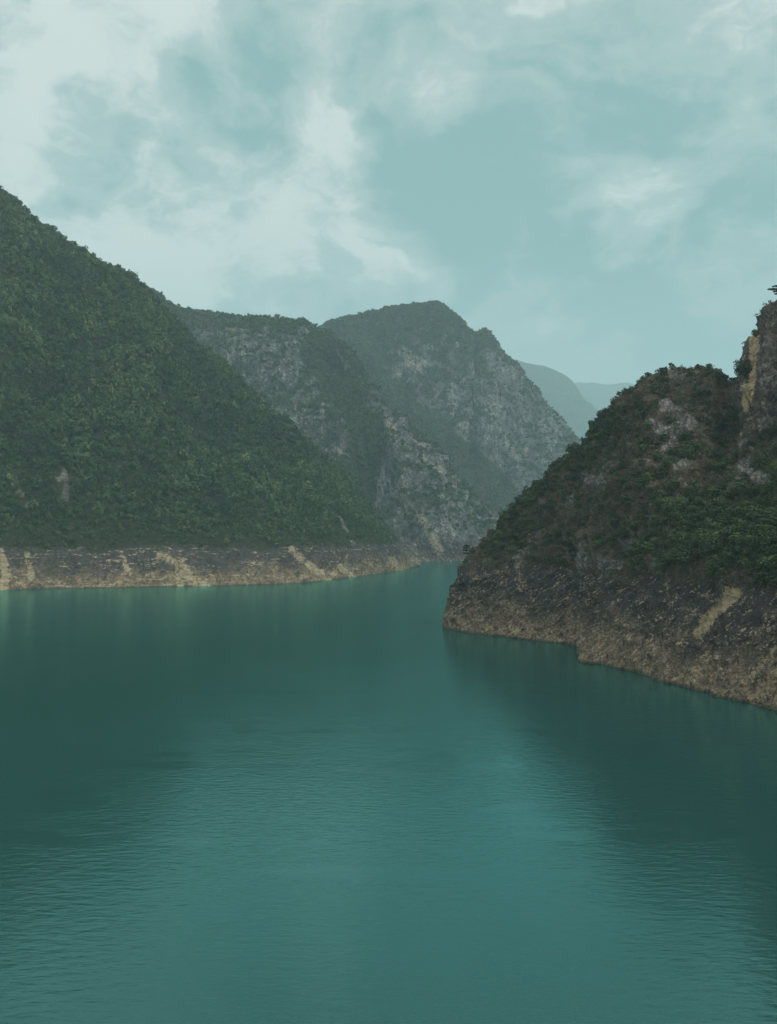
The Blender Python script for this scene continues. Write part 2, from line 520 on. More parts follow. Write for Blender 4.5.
# ---- two far ridges
for k, (ridge, feet, label) in enumerate((
        ([(440, 352, 8047), (480, 354, 8047), (514, 361, 8047), (530, 363.5, 8047), (546, 367, 8025), (560, 371, 8004), (569, 377, 7982), (577, 386, 7938), (590, 404, 7873), (604, 428, 12500), (622, 470, 7743), (640, 515, 7656)],
         6900, 'faint blue-green mountain shoulder fading in haze behind the rounded summit'),
        ([(480, 420, 12500), (520, 398, 12500), (556, 386, 12500), (574, 383.5, 12500), (592, 383, 12500), (610, 385, 12500), (624, 383, 12500), (640, 386, 12500), (670, 392, 12500), (720, 402, 12500), (800, 410, 12500), (950, 400, 12500), (1100, 420, 12500)],
         11300, 'palest and farthest mountain ridge seen just left of the headland crest'))):
    S = []
    for rx, ry, rd in ridge:
        w = np.array([(rx - 388.5) / F_PX * feet, feet, 0.0])
        S.append(hill_section(w, P(rx, ry, rd), 45, .05, 1100))
    GF, uF, vF = loft(S, [18] * (len(S) - 1), [2, 3, 6, 40, 40, 8, 4])
    N = grid_normals(GF)
    N *= np.sign(N[..., 2:3].mean())
    top = 1 - .85 * smooth(4.2, 5.0, vF)[None, :]
    amp = smooth(1.0, 3.0, vF)[None, :] * np.ones((GF.shape[0], 1))
    d = (75 * ridged(GF / 620.0 + k * 5, 3) * top + 17 * fbm(GF / 100.0, 4) * (.4 + .6 * top)) * amp
    GF = GF + N * d[..., None]
    mesh_grid('mountain', GF, {'veg': np.ones(GF.shape[:2]), 'tan': np.zeros(GF.shape[:2])}, M_FAR, label, 'mountain')

# ---- right headland
secR = [  # shore px,py   ridge px,py,d   band angle   bulge  low distance
    (443.0, 626.0, 444.0, 624.0, 443, 75, 0, None),
    (443.6, 627.0, 445.5, 611.0, 443, 75, 0, None),
    (445.0, 628.0, 449.5, 597.0, 444, 75, 0, None),
    (448.0, 629.0, 456.0, 580.0, 446, 75, 0, None),
    (455.0, 630.5, 464.0, 564.0, 448, 74, .05, None),
    (467.0, 632.5, 472.0, 556.0, 450, 72, .05, None),
    (482.0, 634.0, 485.0, 546.0, 450, 70, .04, None),
    (500.0, 636.0, 501.0, 530.0, 450, 67, .03, None),
    (520.0, 638.5, 520.0, 507.0, 450, 64, .03, None),
    (540.0, 641.0, 540.0, 485.0, 448, 62, .04, None),
    (558.0, 643.0, 558.0, 464.0, 447, 60, .05, None),
    (572.0, 645.0, 575.0, 453.0, 446, 58, .06, None),
    (577.5, 647.0, 586.0, 442.0, 444, 56, .06, 8),
    (580.5, 661.5, 592.0, 432.0, 442, 55, .06, 26),
    (587.0, 663.0, 600.0, 422.0, 440, 54, .06, 26),
    (600.0, 664.0, 614.0, 407.0, 436, 52, .06, 16),
    (620.0, 668.5, 632.0, 391.0, 428, 50, .05, None),
    (645.0, 676.0, 652.0, 378.0, 420, 48, .03, None),
    (668.0, 682.5, 672.0, 370.0, 412, 47, .0, None),
    (690.0, 688.0, 692.0, 367.0, 404, 46, -.03, None),
    (710.0, 693.5, 711.0, 369.0, 396, 46, -.05, None),
    (728.0, 698.5, 727.0, 378.0, 390, 46, -.06, None),
    (745.0, 702.5, 743.0, 381.0, 384, 46, -.06, None),
    (777.0, 711.0, 775.0, 372.0, 372, 46, -.06, None),
    (820.0, 724.0, 815.0, 350.0, 355, 46, -.05, None),
    (890.0, 747.0, 880.0, 330.0, 330, 46, -.03, None),
    (1010.0, 793.0, 1000.0, 310.0, 300, 46, 0, None),
    (1200.0, 880.0, 1200.0, 300.0, 270, 46, 0, None)]
S = [hill_section(Wt(a, b), P(c, d_ + (4 if i > 5 else 0), e), g, bu, 110 if i > 3 else 12 + 14 * i, lowfrac=lf)
     for i, (a, b, c, d_, e, g, bu, lf) in enumerate(secR)]
GR, uR, vR = loft(S, [8, 10, 12, 14, 16, 18] + [26] * 18 + [22, 22, 18], [4, 18, 38, 80, 80, 16, 6])
N = grid_normals(GR)
N *= np.sign(N[..., 2:3].mean())
h = GR[..., 2]
amp = smooth(.6, 2.4, vR)[None, :] * (.1 + .9 * smooth(1.0, 6.5, uR)[:, None])
amp2 = (.42 + .58 * smooth(.9, 1.6, vR))[None, :] * (.3 + .7 * smooth(0.0, 5.0, uR)[:, None])
top = 1 - .7 * smooth(4.5, 5.0, vR)[None, :]
pxR, pyR = proj(GR)
gul = line_mask(pxR, pyR, ((737, 385), (728, 430), (712, 480), (695, 530)), 26)
q = GR * np.array([1, .7, .7])
d = (2.0 * ridged(GR / 13.0, 2) * (.4 + .6 * top) + 5.5 * ridged(q / 48.0, 3) * top + 2.6 * fbm(GR / 20.0, 3)) * amp * smooth(20, 45, h) - 6 * gul * amp * top
beds = GR @ np.array([-.42, .1, .9])
d += (1.6 * ridged(GR @ np.array([[.9, 0, .42], [0, 1, 0], [-.42, 0, .9]]).T * np.array([.45, .6, 1]) / 7.0, 3) + 1.5 * ridged(GR / 9.0, 3) + .65 * ridged(GR / 2.6, 2) + .5 * perlin(np.stack([beds / 1.6, GR[..., 0] / 14, GR[..., 1] / 14], -1))) * amp2
GR = GR + N * d[..., None]
pxR, pyR = proj(GR)
tanR = np.zeros(h.shape)
for pts, w, k in ([((698, 634), (714, 614), (736, 593)), 9, 1.0], [((704, 620), (722, 600), (726, 590)), 8, .62], [((518, 565), (521, 590)), 4, .5],
                  [((524, 585), (534, 598)), 5, .45], [((756, 700), (777, 672)), 11, .75], [((745, 682), (775, 650)), 7, .65], [((690, 680), (715, 655)), 8, .55], [((480, 628), (530, 634), (570, 640)), 6, .5],
                  [((775, 700), (820, 655)), 9, .5], [((670, 607), (676, 596)), 5, .45], [((640, 660), (655, 636)), 5, .42],
                  [((512, 610), (520, 604), (530, 606)), 4, .4], [((735, 650), (752, 640)), 5, .45], [((586, 660), (600, 648)), 7, .35]):
    tanR = np.maximum(tanR, line_mask(pxR, pyR, pts, w) * k)
greyR = np.zeros(h.shape)
for pts, w in ([((517, 560), (521, 574)), 6], [((600, 562), (616, 568)), 8], [((708, 510), (712, 520)), 7], [((738, 470), (765, 480)), 12],
               [((665, 405), (690, 425)), 10], [((650, 424), (672, 432)), 8], [((585, 478), (600, 484)), 7], [((656, 562), (660, 570)), 5]):
    greyR = np.maximum(greyR, line_mask(pxR, pyR, pts, w))
vegR = np.clip(.55 + .5 * fbm(GR / 22.0, 3) + .35 * line_mask(pxR, pyR, ((470, 560), (560, 470), (640, 390)), 30)
               + .35 * smooth(640, 700, pxR) * smooth(500, 540, pyR) + .3 * gul - 1.1 * greyR, 0, 1) * smooth(23, 30, h)
headland = mesh_grid('headland', GR, {'veg': vegR, 'tan': tanR}, M_HEAD,
                     'brown scrubby rock headland on the right with a bare banded cliff foot', 'headland')

# ---- rock tower at the right edge
secT = [  # base px,py,d   top px,py,d
    (737, 392, 372, 739, 381, 378), (736, 402, 364, 740, 372, 378), (737, 420, 356, 743, 358, 377), (741, 442, 348, 748, 346, 376), (747, 458, 342, 754, 336, 375),
    (753, 468, 338, 759, 329, 374), (759, 474, 335, 763.5, 318, 373), (765, 480, 332, 766.5, 307.5, 372), (777, 488, 328, 778, 305, 370), (800, 492, 320, 800, 300, 365),
    (850, 495, 305, 850, 285, 350), (950, 495, 290, 950, 280, 330), (1100, 500, 270, 1100, 290, 310)]
S = []
for i, (bx, by, bd_, tx, ty, td) in enumerate(secT):
    b, t = P(bx, by, bd_), P(tx, ty, td)
    m1 = b + (t - b) * np.array([.30, .30, .38])
    m2 = b + (t - b) * np.array([.62, .62, .72])
    foot = b + np.array([0, -4, -7])
    k = 6 + min(i, 6) * 3
    S.append([foot, b, m1, m2, t, t + np.array([k * .5, k, -1.0]), t + np.array([k, k * 2.2, -18]), t + np.array([k * 1.2, k * 3.2, -60])])
GT, uT, vT = loft(S, [14] * 8 + [16, 20, 20, 18], [4, 30, 36, 36, 10, 14, 8])
N = grid_normals(GT)
N *= -np.sign(N[..., 1:2].mean())
ampT = (.3 + .7 * smooth(0, 4.0, uT))[:, None] * smooth(0, 1.0, vT)[None, :]
q = GT * np.array([1, 1, .35])
d = (3.0 * ridged(q / 14.0, 3) + 1.3 * ridged(GT / 5.0, 2) + .35 * ridged(GT / 1.8, 2)) * ampT
GT = GT + N * d[..., None]
pxT, pyT = proj(GT)
tanT = np.zeros(d.shape)
for pts, w, k in ([((753, 336), (753, 372), (750, 398)), 6, .95], [((744, 385), (746, 408)), 6, .9], [((758, 332), (757, 350)), 4, .7], [((749, 415), (752, 425)), 5, .5]):
    tanT = np.maximum(tanT, line_mask(pxT, pyT, pts, w) * k)
vegT = np.clip(.15 + .5 * fbm(GT / 9.0, 3) + .6 * smooth(3.8, 4.3, vT)[None, :] - tanT + .4 * smooth(430, 470, pyT), 0, 1)
tower = mesh_grid('cliff', GT, {'veg': vegT, 'tan': tanT}, M_TOWER,
                  'sheer rock tower with a tan streaked face at the right edge above the headland', 'cliff')

# ------------------------------------------------------------------ water
m_w, nt = new_mat('lake_water')
pos = nt.node('ShaderNodeNewGeometry').outputs['Position']
warp = nt.vmath('ADD', pos, nt.vmath('SCALE', nt.noise(pos, .02, 2, .5, 0, 'Color'), scale=5.0))
r1 = nt.noise(nt.mapping(pos, (.38, .85, 1), (0, 0, math.radians(14))), 1.0, 3, .55)
r2 = nt.noise(nt.mapping(pos, (.8, 1.7, 1), (0, 0, math.radians(-9))), 1.0, 3, .6)
r3 = nt.noise(nt.mapping(pos, (.07, .16, 1), (0, 0, math.radians(20))), 1.0, 2, .5)
gust = nt.noise(nt.mapping(warp, (.005, .05, 1), (0, 0, math.radians(-6))), 1.0, 3, .55, .6)
calm = nt.ramp(gust, .32, .42)
r1, r2, r3 = [nt.math('SUBTRACT', r, .5) for r in (r1, r2, r3)]
hgt = nt.math('ADD', nt.math('MULTIPLY', r1, .8), nt.math('ADD', nt.math('MULTIPLY', r2, .24), nt.math('MULTIPLY', r3, .35)))
hgt = nt.math('MULTIPLY', hgt, nt.math('ADD', nt.math('MULTIPLY', calm, .85), .25))
bp = nt.node('ShaderNodeBump')
bp.inputs['Strength'].default_value = 1.0
bp.inputs['Distance'].default_value = .085
nt.put(bp.inputs['Height'], hgt)
wcol = nt.mix(nt.ramp(nt.noise(pos, .006, 3), .35, .65), (.014, .054, .051), (.019, .068, .064))
b1 = nt.node('ShaderNodeBsdfDiffuse')
nt.put(b1.inputs['Color'], wcol)
b2 = nt.node('ShaderNodeBsdfGlossy')
b2.inputs['Color'].default_value = (.46, 1.0, .95, 1)
b2.inputs['Roughness'].default_value = .13
nt.put(b2.inputs['Normal'], bp.outputs[0])
fr = nt.node('ShaderNodeFresnel')
fr.inputs['IOR'].default_value = 1.76
nt.put(fr.inputs['Normal'], bp.outputs[0])
b = nt.node('ShaderNodeMixShader')
nt.t.links.new(fr.outputs[0], b.inputs[0])
nt.t.links.new(b1.outputs[0], b.inputs[1])
nt.t.links.new(b2.outputs[0], b.inputs[2])
o = nt.node('ShaderNodeOutputMaterial')
nt.t.links.new(b.outputs[0], o.inputs['Surface'])
me = bpy.data.meshes.new('water')
make_mesh(me, np.array([(-3800, -700, 0), (9300, -700, 0), (9300, 13900, 0), (-3800, 13900, 0)]), np.array([[0, 1, 2, 3]]))
me.materials.append(m_w)
water = bpy.data.objects.new('water', me)
COL.objects.link(water)
water['label'] = 'turquoise lake water with fine ripples filling the valley floor'
water['category'] = 'water'
water['kind'] = 'structure'

# ------------------------------------------------------------------ vegetation templates


def leaf_cloud(rng, n, lobes, size, flat=1.0, droop=.0):
    """n leaf-clump quads spread over the shells of several lobes; returns verts (n*4,3)"""
    L = np.array(lobes)
    wgt = L[:, 3]**2
    k = rng.choice(len(L), n, p=wgt / wgt.sum())
    dv = rng.normal(size=(n, 3))
    dv /= np.linalg.norm(dv, axis=1)[:, None]
    dv[:, 2] = np.where((dv[:, 2] < -.35) & (rng.random(n) < .7), -dv[:, 2], dv[:, 2])
    rr = L[k, 3] * (.72 + .34 * rng.random(n))
    c = L[k, :3] + dv * rr[:, None] * np.array([1, 1, flat])
    nrm = dv + rng.normal(size=(n, 3)) * .55
    nrm /= np.linalg.norm(nrm, axis=1)[:, None]
    a = np.cross(nrm, rng.normal(size=(n, 3)))
    a /= np.linalg.norm(a, axis=1)[:, None]
    bb = np.cross(nrm, a)
    s = size * (.6 + .8 * rng.random(n))[:, None]
    q = np.stack([c - a * s - bb * s * .6, c + a * s * .9 - bb * s * .7, c + a * s + bb * s * .6, c - a * s * .8 + bb * s * .75], 1)
    return q.reshape(-1, 3)


def round_lobes(rng, n, h0=.55, spread=.34, r=(.22, .34)):
    out = [(0, 0, h0, r[1] * 1.05)]
    for i in range(n):
        a = rng.random() * 6.283
        e = spread * (.5 + .5 * rng.random())
        out.append((math.cos(a) * e, math.sin(a) * e, h0 + (rng.random() - .5) * .44, r[0] + (r[1] - r[0]) * rng.random()))
    return out


# ------------------------------------------------------------------ sampling helpers
def surface_samples(G, n, rng, keep_v=None):
    """random area-weighted points on a grid surface with fractional grid indices"""
    a = np.linalg.norm(np.cross(G[1:, :-1] - G[:-1, :-1], G[:-1, 1:] - G[:-1, :-1]), axis=-1)
    if keep_v is not None:
        a = a * keep_v[None, :]
    p = a.ravel() / a.sum()
    c = rng.choice(len(p), n, p=p)
    i, j = np.unravel_index(c, a.shape)
    fu, fv = rng.random(n), rng.random(n)

    def at(A):
        A = np.asarray(A)
        sh = (n,) + (1,) * (A.ndim - 2)
        u, v = fu.reshape(sh), fv.reshape(sh)
        return (A[i, j] * (1 - u) * (1 - v) + A[i + 1, j] * u * (1 - v) + A[i, j + 1] * (1 - u) * v + A[i + 1, j + 1] * u * v)
    return at


def thin(pts, radius):
    """greedy spacing; radius per point"""
    cell = float(np.max(radius))
    grid = {}
    keep = []
    for k, p in enumerate(pts):
        key = (int(p[0] // cell), int(p[1] // cell), int(p[2] // cell))
        ok = True
        for dx in (-1, 0, 1):
            for dy in (-1, 0, 1):
                for dz in (-1, 0, 1):
                    for m in grid.get((key[0] + dx, key[1] + dy, key[2] + dz), ()):
                        q = pts[m]
                        if (p[0] - q[0])**2 + (p[1] - q[1])**2 + (p[2] - q[2])**2 < (radius[k])**2:
                            ok = False
                            break
                    if not ok:
                        break
                if not ok:
                    break
            if not ok:
                break
        if ok:
            grid.setdefault(key, []).append(k)
            keep.append(k)
    return np.array(keep, dtype=int)


def mass_mesh(name, pts, sizes, tints, templates, mat, label, cat, rng, squash=None):
    """one wood or scrub that reads as a mass: every crown is a cluster of leaf clumps"""
    k = rng.integers(0, len(templates), len(pts))
    Vs, Ts = [], []
    for t, T in enumerate(templates):
        sel = np.where(k == t)[0]
        if len(sel) == 0:
            continue
        a = rng.random(len(sel)) * 6.283
        c, s = np.cos(a)[:, None], np.sin(a)[:, None]
        x = T[None, :, 0] * c - T[None, :, 1] * s
        y = T[None, :, 0] * s + T[None, :, 1] * c
        z = np.broadcast_to(T[None, :, 2], x.shape)
        V = np.stack([x, y, z], -1) * sizes[sel][:, None, None]
        if squash is not None:
            V[..., 2] *= squash[sel][:, None]
        V += pts[sel][:, None, :]
        Vs.append(V.reshape(-1, 3))
        lt = np.repeat(rng.random((len(sel), T.shape[0] // 4)) * .22 - .11, 4, axis=1)
        Ts.append((tints[sel][:, None] + lt).ravel())
    V = np.concatenate(Vs)
    tt = np.concatenate(Ts)
    q = np.arange(len(V)).reshape(-1, 4)
    me = bpy.data.meshes.new(name)
    make_mesh(me, V, q)
    at = me.attributes.new('tint', 'FLOAT', 'POINT')
    at.data.foreach_set('value', tt.astype(np.float32))
    me.materials.append(mat)
    o = bpy.data.objects.new(name, me)
    COL.objects.link(o)
    o['label'] = label
    o['category'] = cat
    o['kind'] = 'stuff'
    return o


def vkeep(vv, lo, hi):
    m = .5 * (vv[1:] + vv[:-1])
    return ((m > lo) & (m < hi)).astype(float)


rngf = np.random.default_rng(21)
T_FOREST = [leaf_cloud(rngf, 84, round_lobes(rngf, 6, .5, .3, (.16, .27)), .085) for _ in range(8)]
T_FAR = [leaf_cloud(rngf, 26, round_lobes(rngf, 4, .45, .3, (.18, .3)), .17) for _ in range(6)]
T_SCRUB = [leaf_cloud(rngf, 40, round_lobes(rngf, 5, .3, .42, (.16, .28)), .085, .8) for _ in range(6)]

# left wood
at = surface_samples(GL, 60000, rngf, vkeep(vL, 2.7, 5.35))
p, vg, px, py = at(GL), at(vegL), *proj(at(GL))
nz = fbm(p / 60.0, 3)
hz = p[:, 2]
ok = (hz > 30 + 6 * perlin(p / 22.0)) & (vg + .25 * perlin(p / 9.0) > .45) & (px > -260) & (rngf.random(len(p)) < smooth(26, 48, hz) * .9 + .1)
p, nz, vg = p[ok], nz[ok], vg[ok]
sz = 4.6 + 7.0 * rngf.random(len(p))**2.2 + 1.5 * nz
low_scrub = np.clip(smooth(75, 34, p[:, 2]), 0, 1)
sz *= 1 - .5 * low_scrub
k = thin(p, sz * .40)
p, nz, sz = p[k], nz[k], sz[k]
tint = np.clip(.42 + .34 * nz + .22 * rngf.normal(size=len(p)) + .10 * smooth(150, 300, p[:, 2]), 0.02, 1.0)
p[:, 2] -= .12 * sz
mass_mesh('forest', p, sz, tint, T_FOREST, M_FOREST, 'dense green wood covering the steep left hillside down to its bare shore band',
          'forest', rngf, .85 + .5 * rngf.random(len(p)))
print('left trees', len(p))

# mid and far woods
for G, vv, vegA, n, nm, lab, r0 in ((GM, vM, vegM, 30000, 'forest', 'thin woods scattered over the ledges and gullies of the grey mountain spur', 6.0),
                                   (GB, vB, vegB, 34000, 'forest', 'hazy woods on the upper slopes of the rounded mountain behind', 7.2)):
    at = surface_samples(G, n, rngf, vkeep(vv, 3.0, 5.4))
    p, vg = at(G), at(vegA)
    px, py = proj(p)
    ok = (vg + .10 > .95 * rngf.random(len(p))) & (p[:, 2] > 36) & (px > 60) & (px < 640)
    p = p[ok]
    sz = r0 + 4.0 * rngf.random(len(p))
    k = thin(p, sz * .5)
    p, sz = p[k], sz[k]
    tint = np.clip(.42 + .30 * fbm(p / 90.0, 3) + .18 * rngf.normal(size=len(p)), .02, 1)
    p[:, 2] -= .15 * sz
    mass_mesh(nm, p, sz, tint, T_FAR, M_FARFOREST, lab, 'forest', rngf, .8 + .4 * rngf.random(len(p)))
    print(nm, len(p))

# scrub on the headland and tower
sc_p, sc_s, sc_t = [], [], []
for G, vv, vegA, n in ((GR, vR, vegR, 34000), (GT, vT, vegT, 5000)):
    at = surface_samples(G, n, rngf, vkeep(vv, 2.85 if G is GR else .6, 5.3 if G is GR else 5.6))
    p, vg = at(G), at(vegA)
    px, py = proj(p)
    ok = (vg + .2 * rngf.normal(size=len(p)) > .40) & (px < 860)
    if G is GR:
        ok &= p[:, 2] > 27.0 + 6 * perlin(p / 11.0) + 4 * rngf.normal(size=len(p))
    p = p[ok]
    sz = 1.0 + 1.5 * rngf.random(len(p))
    k = thin(p, sz * .52)
    p, sz = p[k], sz[k]
    sc_p.append(p)
    sc_s.append(sz)
    sc_t.append(np.clip(.45 + .35 * fbm(p / 16.0, 2) + .22 * rngf.normal(size=len(p)), 0.02, 1))
p = np.concatenate(sc_p)
mass_mesh('undergrowth', p, np.concatenate(sc_s), np.concatenate(sc_t), T_SCRUB, M_SCRUB,
          'low olive and brown scrub growing over the rocks of the right headland', 'undergrowth', rngf)
print('scrub', len(p))

# ------------------------------------------------------------------ individual trees and shrubs


def tube(bm, pts, rads, seg=6):
    rings = []
    for i, (p_, r_) in enumerate(zip(pts, rads)):
        p_ = Vector(p_)
        d_ = (Vector(pts[min(i + 1, len(pts) - 1)]) - Vector(pts[max(i - 1, 0)])).normalized()
        a_ = d_.orthogonal().normalized()
        b_ = d_.cross(a_)
        rings.append([bm.verts.new(p_ + (a_ * math.cos(t * 6.2832 / seg) + b_ * math.sin(t * 6.2832 / seg)) * r_) for t in range(seg)])
    for r0, r1 in zip(rings[:-1], rings[1:]):
        for t in range(seg):
            bm.faces.new((r0[t], r0[(t + 1) % seg], r1[(t + 1) % seg], r1[t]))
    bm.faces.new(rings[-1])
    bm.faces.new(list(reversed(rings[0])))


def mesh_from_bm(name, bm, mat):
    me = bpy.data.meshes.new(name)
    bm.normal_update()
    bm.to_mesh(me)
    bm.free()
    me.materials.append(mat)
    return me


def mesh_from_leaves(name, V, mat):
    me = bpy.data.meshes.new(name)
    make_mesh(me, V, np.arange(len(V)).reshape(-1, 4))
    me.materials.append(mat)
    return me


def tree_kind(rng, pine=False):
    """trunk and crown meshes about one unit tall"""
    bm = bmesh.new()
    lean = rng.normal(size=2) * .05
    tp = [(0, 0, -.12), (lean[0] * .3, lean[1] * .3, .18), (lean[0], lean[1], .45), (lean[0] * 1.3, lean[1] * 1.3, .93 if pine else .66)]
    tube(bm, tp, (.034, .026, .02, .007))
    if pine:
        leaves = []
        z = .50
        while z < .98:
            a0 = rng.random() * 6.28
            for k in range(rng.integers(3, 5)):
                a = a0 + k * 6.283 / 4 + rng.normal() * .3
                ln = (.34 if z < .75 else .22) * (.35 + .85 * rng.random()) * (1.12 - .5 * z)
                e = (lean[0] + math.cos(a) * ln, lean[1] + math.sin(a) * ln, z + rng.normal() * .035)
                tube(bm, [(lean[0] * 1.1, lean[1] * 1.1, z - .02), e], (.009, .003), 4)
                for f in (.45, .75, 1.0):
                    c = (lean[0] + math.cos(a) * ln * f, lean[1] + math.sin(a) * ln * f, z + .02 + .02 * f, .075)
                    leaves.append(leaf_cloud(rng, 34, [c], .022, .42))
            z += .08 + .12 * rng.random()
        leaves.append(leaf_cloud(rng, 40, [(lean[0] * 1.3, lean[1] * 1.3, .96, .07)], .022, .7))
        V = np.concatenate(leaves)
        return mesh_from_bm('trunk', bm, M_BARK), mesh_from_leaves('crown', V, M_PINE)
    lobes = round_lobes(rng, 9, .58, .33, (.13, .23))
    for (x, y, z_, r_) in lobes[1:]:
        tube(bm, [(lean[0] * .8, lean[1] * .8, .34), (x * .6, y * .6, .36 + (z_ - .36) * .6), (x, y, z_)], (.016, .010, .004), 4)
    V = leaf_cloud(rng, 640, lobes, .034)
    return mesh_from_bm('trunk', bm, M_BARK), mesh_from_leaves('crown', V, M_TREE)


rngt = np.random.default_rng(33)
KINDS = [tree_kind(rngt) for _ in range(6)]
PINES = [tree_kind(rngt, True) for _ in range(3)]


def tree_proto(kind, name='tree'):
    t = bpy.data.objects.new(name, None)
    t.empty_display_size = .1
    COL.objects.link(t)
    for nm, me in zip(('trunk', 'crown'), kind):
        c = bpy.data.objects.new(nm, me)
        COL.objects.link(c)
        c.parent = t
    return t


used = {}


def plant(kinds, k, name, loc, height, label, cat, group=None, wide=1.0):
    key = (id(kinds), k)
    if key not in used:
        t = used[key] = tree_proto(kinds[k], name)
    else:
        src = used[key]
        t = src.copy()
        COL.objects.link(t)
        for ch in src.children:
            c = ch.copy()
            COL.objects.link(c)
            c.parent = t
        t.name = name
    t.location = tuple(loc)
    t.rotation_euler = (0, 0, random.random() * 6.283)
    t.scale = (height * wide, height * wide, height)
    t['label'] = label
    t['category'] = cat
    if group:
        t['group'] = group
    elif 'group' in t:
        del t['group']
    return t


def hit(px, py, G):
    """grid point nearest to a photo position, on the camera side"""
    X, Y = proj(G)
    dist = np.hypot(X - px, Y - py) + np.linalg.norm(G[..., :2], axis=-1) * .004
    i = np.unravel_index(np.argmin(dist), dist.shape)
    return G[i].copy()


# the singled-out ones first
special = []
p = P(466, 563.5, 448.5)
special.append((PINES, 0, 'pine_tree', p, 9.0, 'small dark pine with flat layered branches standing alone on the headland tip above the water', 'pine tree', 1.0))
p = hit(471, 557, GR)
special.append((PINES, 1, 'pine_tree', p, 4.6, 'low dark pine bush just right of the lone pine on the headland tip', 'pine tree', 1.3))
special.append((PINES, 2, 'pine_tree', P(784, 304, 366), 8.0, 'dark pine whose branch tips reach in at the right edge above the rock tower', 'pine tree', 2.3))
special.append((KINDS, 0, 'tree', hit(744, 380, GT) + np.array([-1.2, -1, -1]), 9.5, 'dark leafy tree leaning against the left side of the tan streaked rock tower', 'tree', .95))
special.append((KINDS, 1, 'tree', hit(757, 341, GT) + np.array([-.6, -.5, 0]), 5.0, 'small bush-like tree on the shoulder of the rock tower above its tan streak', 'tree', .9))
for a in special:
    plant(*a[:7], None, a[7])
sp_pts = np.array([a[3] for a in special])

# candidates on the headland
at = surface_samples(GR, 16000, rngt, vkeep(vR, 2.95, 5.12))
p, vg, nn = at(GR), at(vegR), at(grid_normals(GR))
px, py = proj(p)
vvp = at(np.broadcast_to(vR[None, :], GR.shape[:2]))
cluster = fbm(p / 17.0 + 4.0, 3)
lowright = smooth(630, 690, px) * smooth(480, 530, py)
edge = line_mask(px, py, ((470, 560), (500, 532), (560, 468), (600, 425)), 34)
skyl = smooth(4.86, 4.97, vvp)
ok = (px > 481) & (px < 800) & (p[:, 2] > 29.5 + 7.0 * perlin(p / 14.0))
dens = .26 + .45 * smooth(.0, .5, cluster) + .6 * lowright + .6 * edge + .25 * gul[0, 0]
dens += .3 * smooth(520, 565, py)
ok &= rngt.random(len(p)) < dens
ok &= vg > .30
p, px, py, vvp, cluster, lowright, edge, skyl = [a[ok] for a in (p, px, py, vvp, cluster, lowright, edge, skyl)]
hgt_ = 2.6 + 2.4 * rngt.random(len(p)) + 1.6 * lowright + .9 * edge - .9 * skyl
k = thin(p, hgt_ * .52)
p, px, py, lowright, edge, skyl, hgt_, vvp = [a[k] for a in (p, px, py, lowright, edge, skyl, hgt_, vvp)]
order = np.argsort(-hgt_ / p[:, 1])
TREES_MAX = 292
tr = order[:TREES_MAX]
rest = order[TREES_MAX:]
rest = rest[rngt.random(len(rest)) < .34 + .5 * np.maximum(edge, skyl)[rest]]
print('tree candidates', len(order))
for i in tr:
    if skyl[i] > .5:
        lab, g = 'small tree standing out against the sky along the crest of the right headland', 'trees along the headland crest'
    elif lowright[i] > .5:
        lab, g = 'leafy green tree in the thick grove above the tan shore slope at far right', 'trees in the grove above the right shore'
    elif edge[i] > .35:
        lab, g = "dark green tree on the headland's sloping left edge facing the far mountains", 'trees on the left edge of the headland'
    elif py[i] > 525:
        lab, g = 'dark tree in the row just above the bare rock band of the headland', 'trees just above the bare rock band'
    else:
        lab, g = 'scattered dark tree among brown rocks on the upper headland face', 'trees on the brown headland face'
    q = p[i].copy()
    q[2] -= .22 * hgt_[i]
    plant(KINDS, int(rngt.integers(0, 6)), 'tree', q, float(hgt_[i]) * 1.15, lab, 'tree', g, 1.15 + .3 * float(rngt.random()))

# the many smaller and farther trees of the same headland, beyond the 292 that show largest
T_SMALL = [leaf_cloud(rngt, 150, round_lobes(rngt, 7, .52, .32, (.14, .24)), .06) for _ in range(6)]
w = p[rest].copy()
w[:, 2] -= .2 * hgt_[rest]
mass_mesh('woodland', w, hgt_[rest] * 1.2, np.clip(.36 + .25 * rngt.normal(size=len(rest)), .02, 1), T_SMALL, M_WOODLAND,
          'small dark trees dotting the rocky face and crest of the right headland', 'woodland', rngt)

# shrubs: one mesh each, smaller
SHRUBS = [mesh_from_leaves('shrub', leaf_cloud(rngt, 260, round_lobes(rngt, 7, .36, .40, (.15, .26)), .045, .85), M_SHRUB) for _ in range(5)]
at = surface_samples(GR, 9000, rngt, vkeep(vR, 2.95, 5.1))
q, vg = at(GR), at(vegR)
sx, sy = proj(q)
svv = at(np.broadcast_to(vR[None, :], GR.shape[:2]))
ok = (sx > 480) & (sx < 785) & (q[:, 2] > 28.0 + 7.0 * perlin(q / 12.0)) & (vg + .25 * rngt.normal(size=len(q)) > .42)
q, sx, sy, svv = q[ok], sx[ok], sy[ok], svv[ok]
ssz = 1.9 + 1.5 * rngt.random(len(q))
k = thin(q, ssz * .8)
q, sx, sy, svv, ssz = q[k], sx[k], sy[k], svv[k], ssz[k]
far_ok = np.array([np.min(np.linalg.norm(p[tr] - a, axis=1)) for a in q]) > 1.6
q, sx, sy, svv, ssz = q[far_ok], sx[far_ok], sy[far_ok], svv[far_ok], ssz[far_ok]
order = np.argsort(-ssz / q[:, 1])[:290]
first = {}
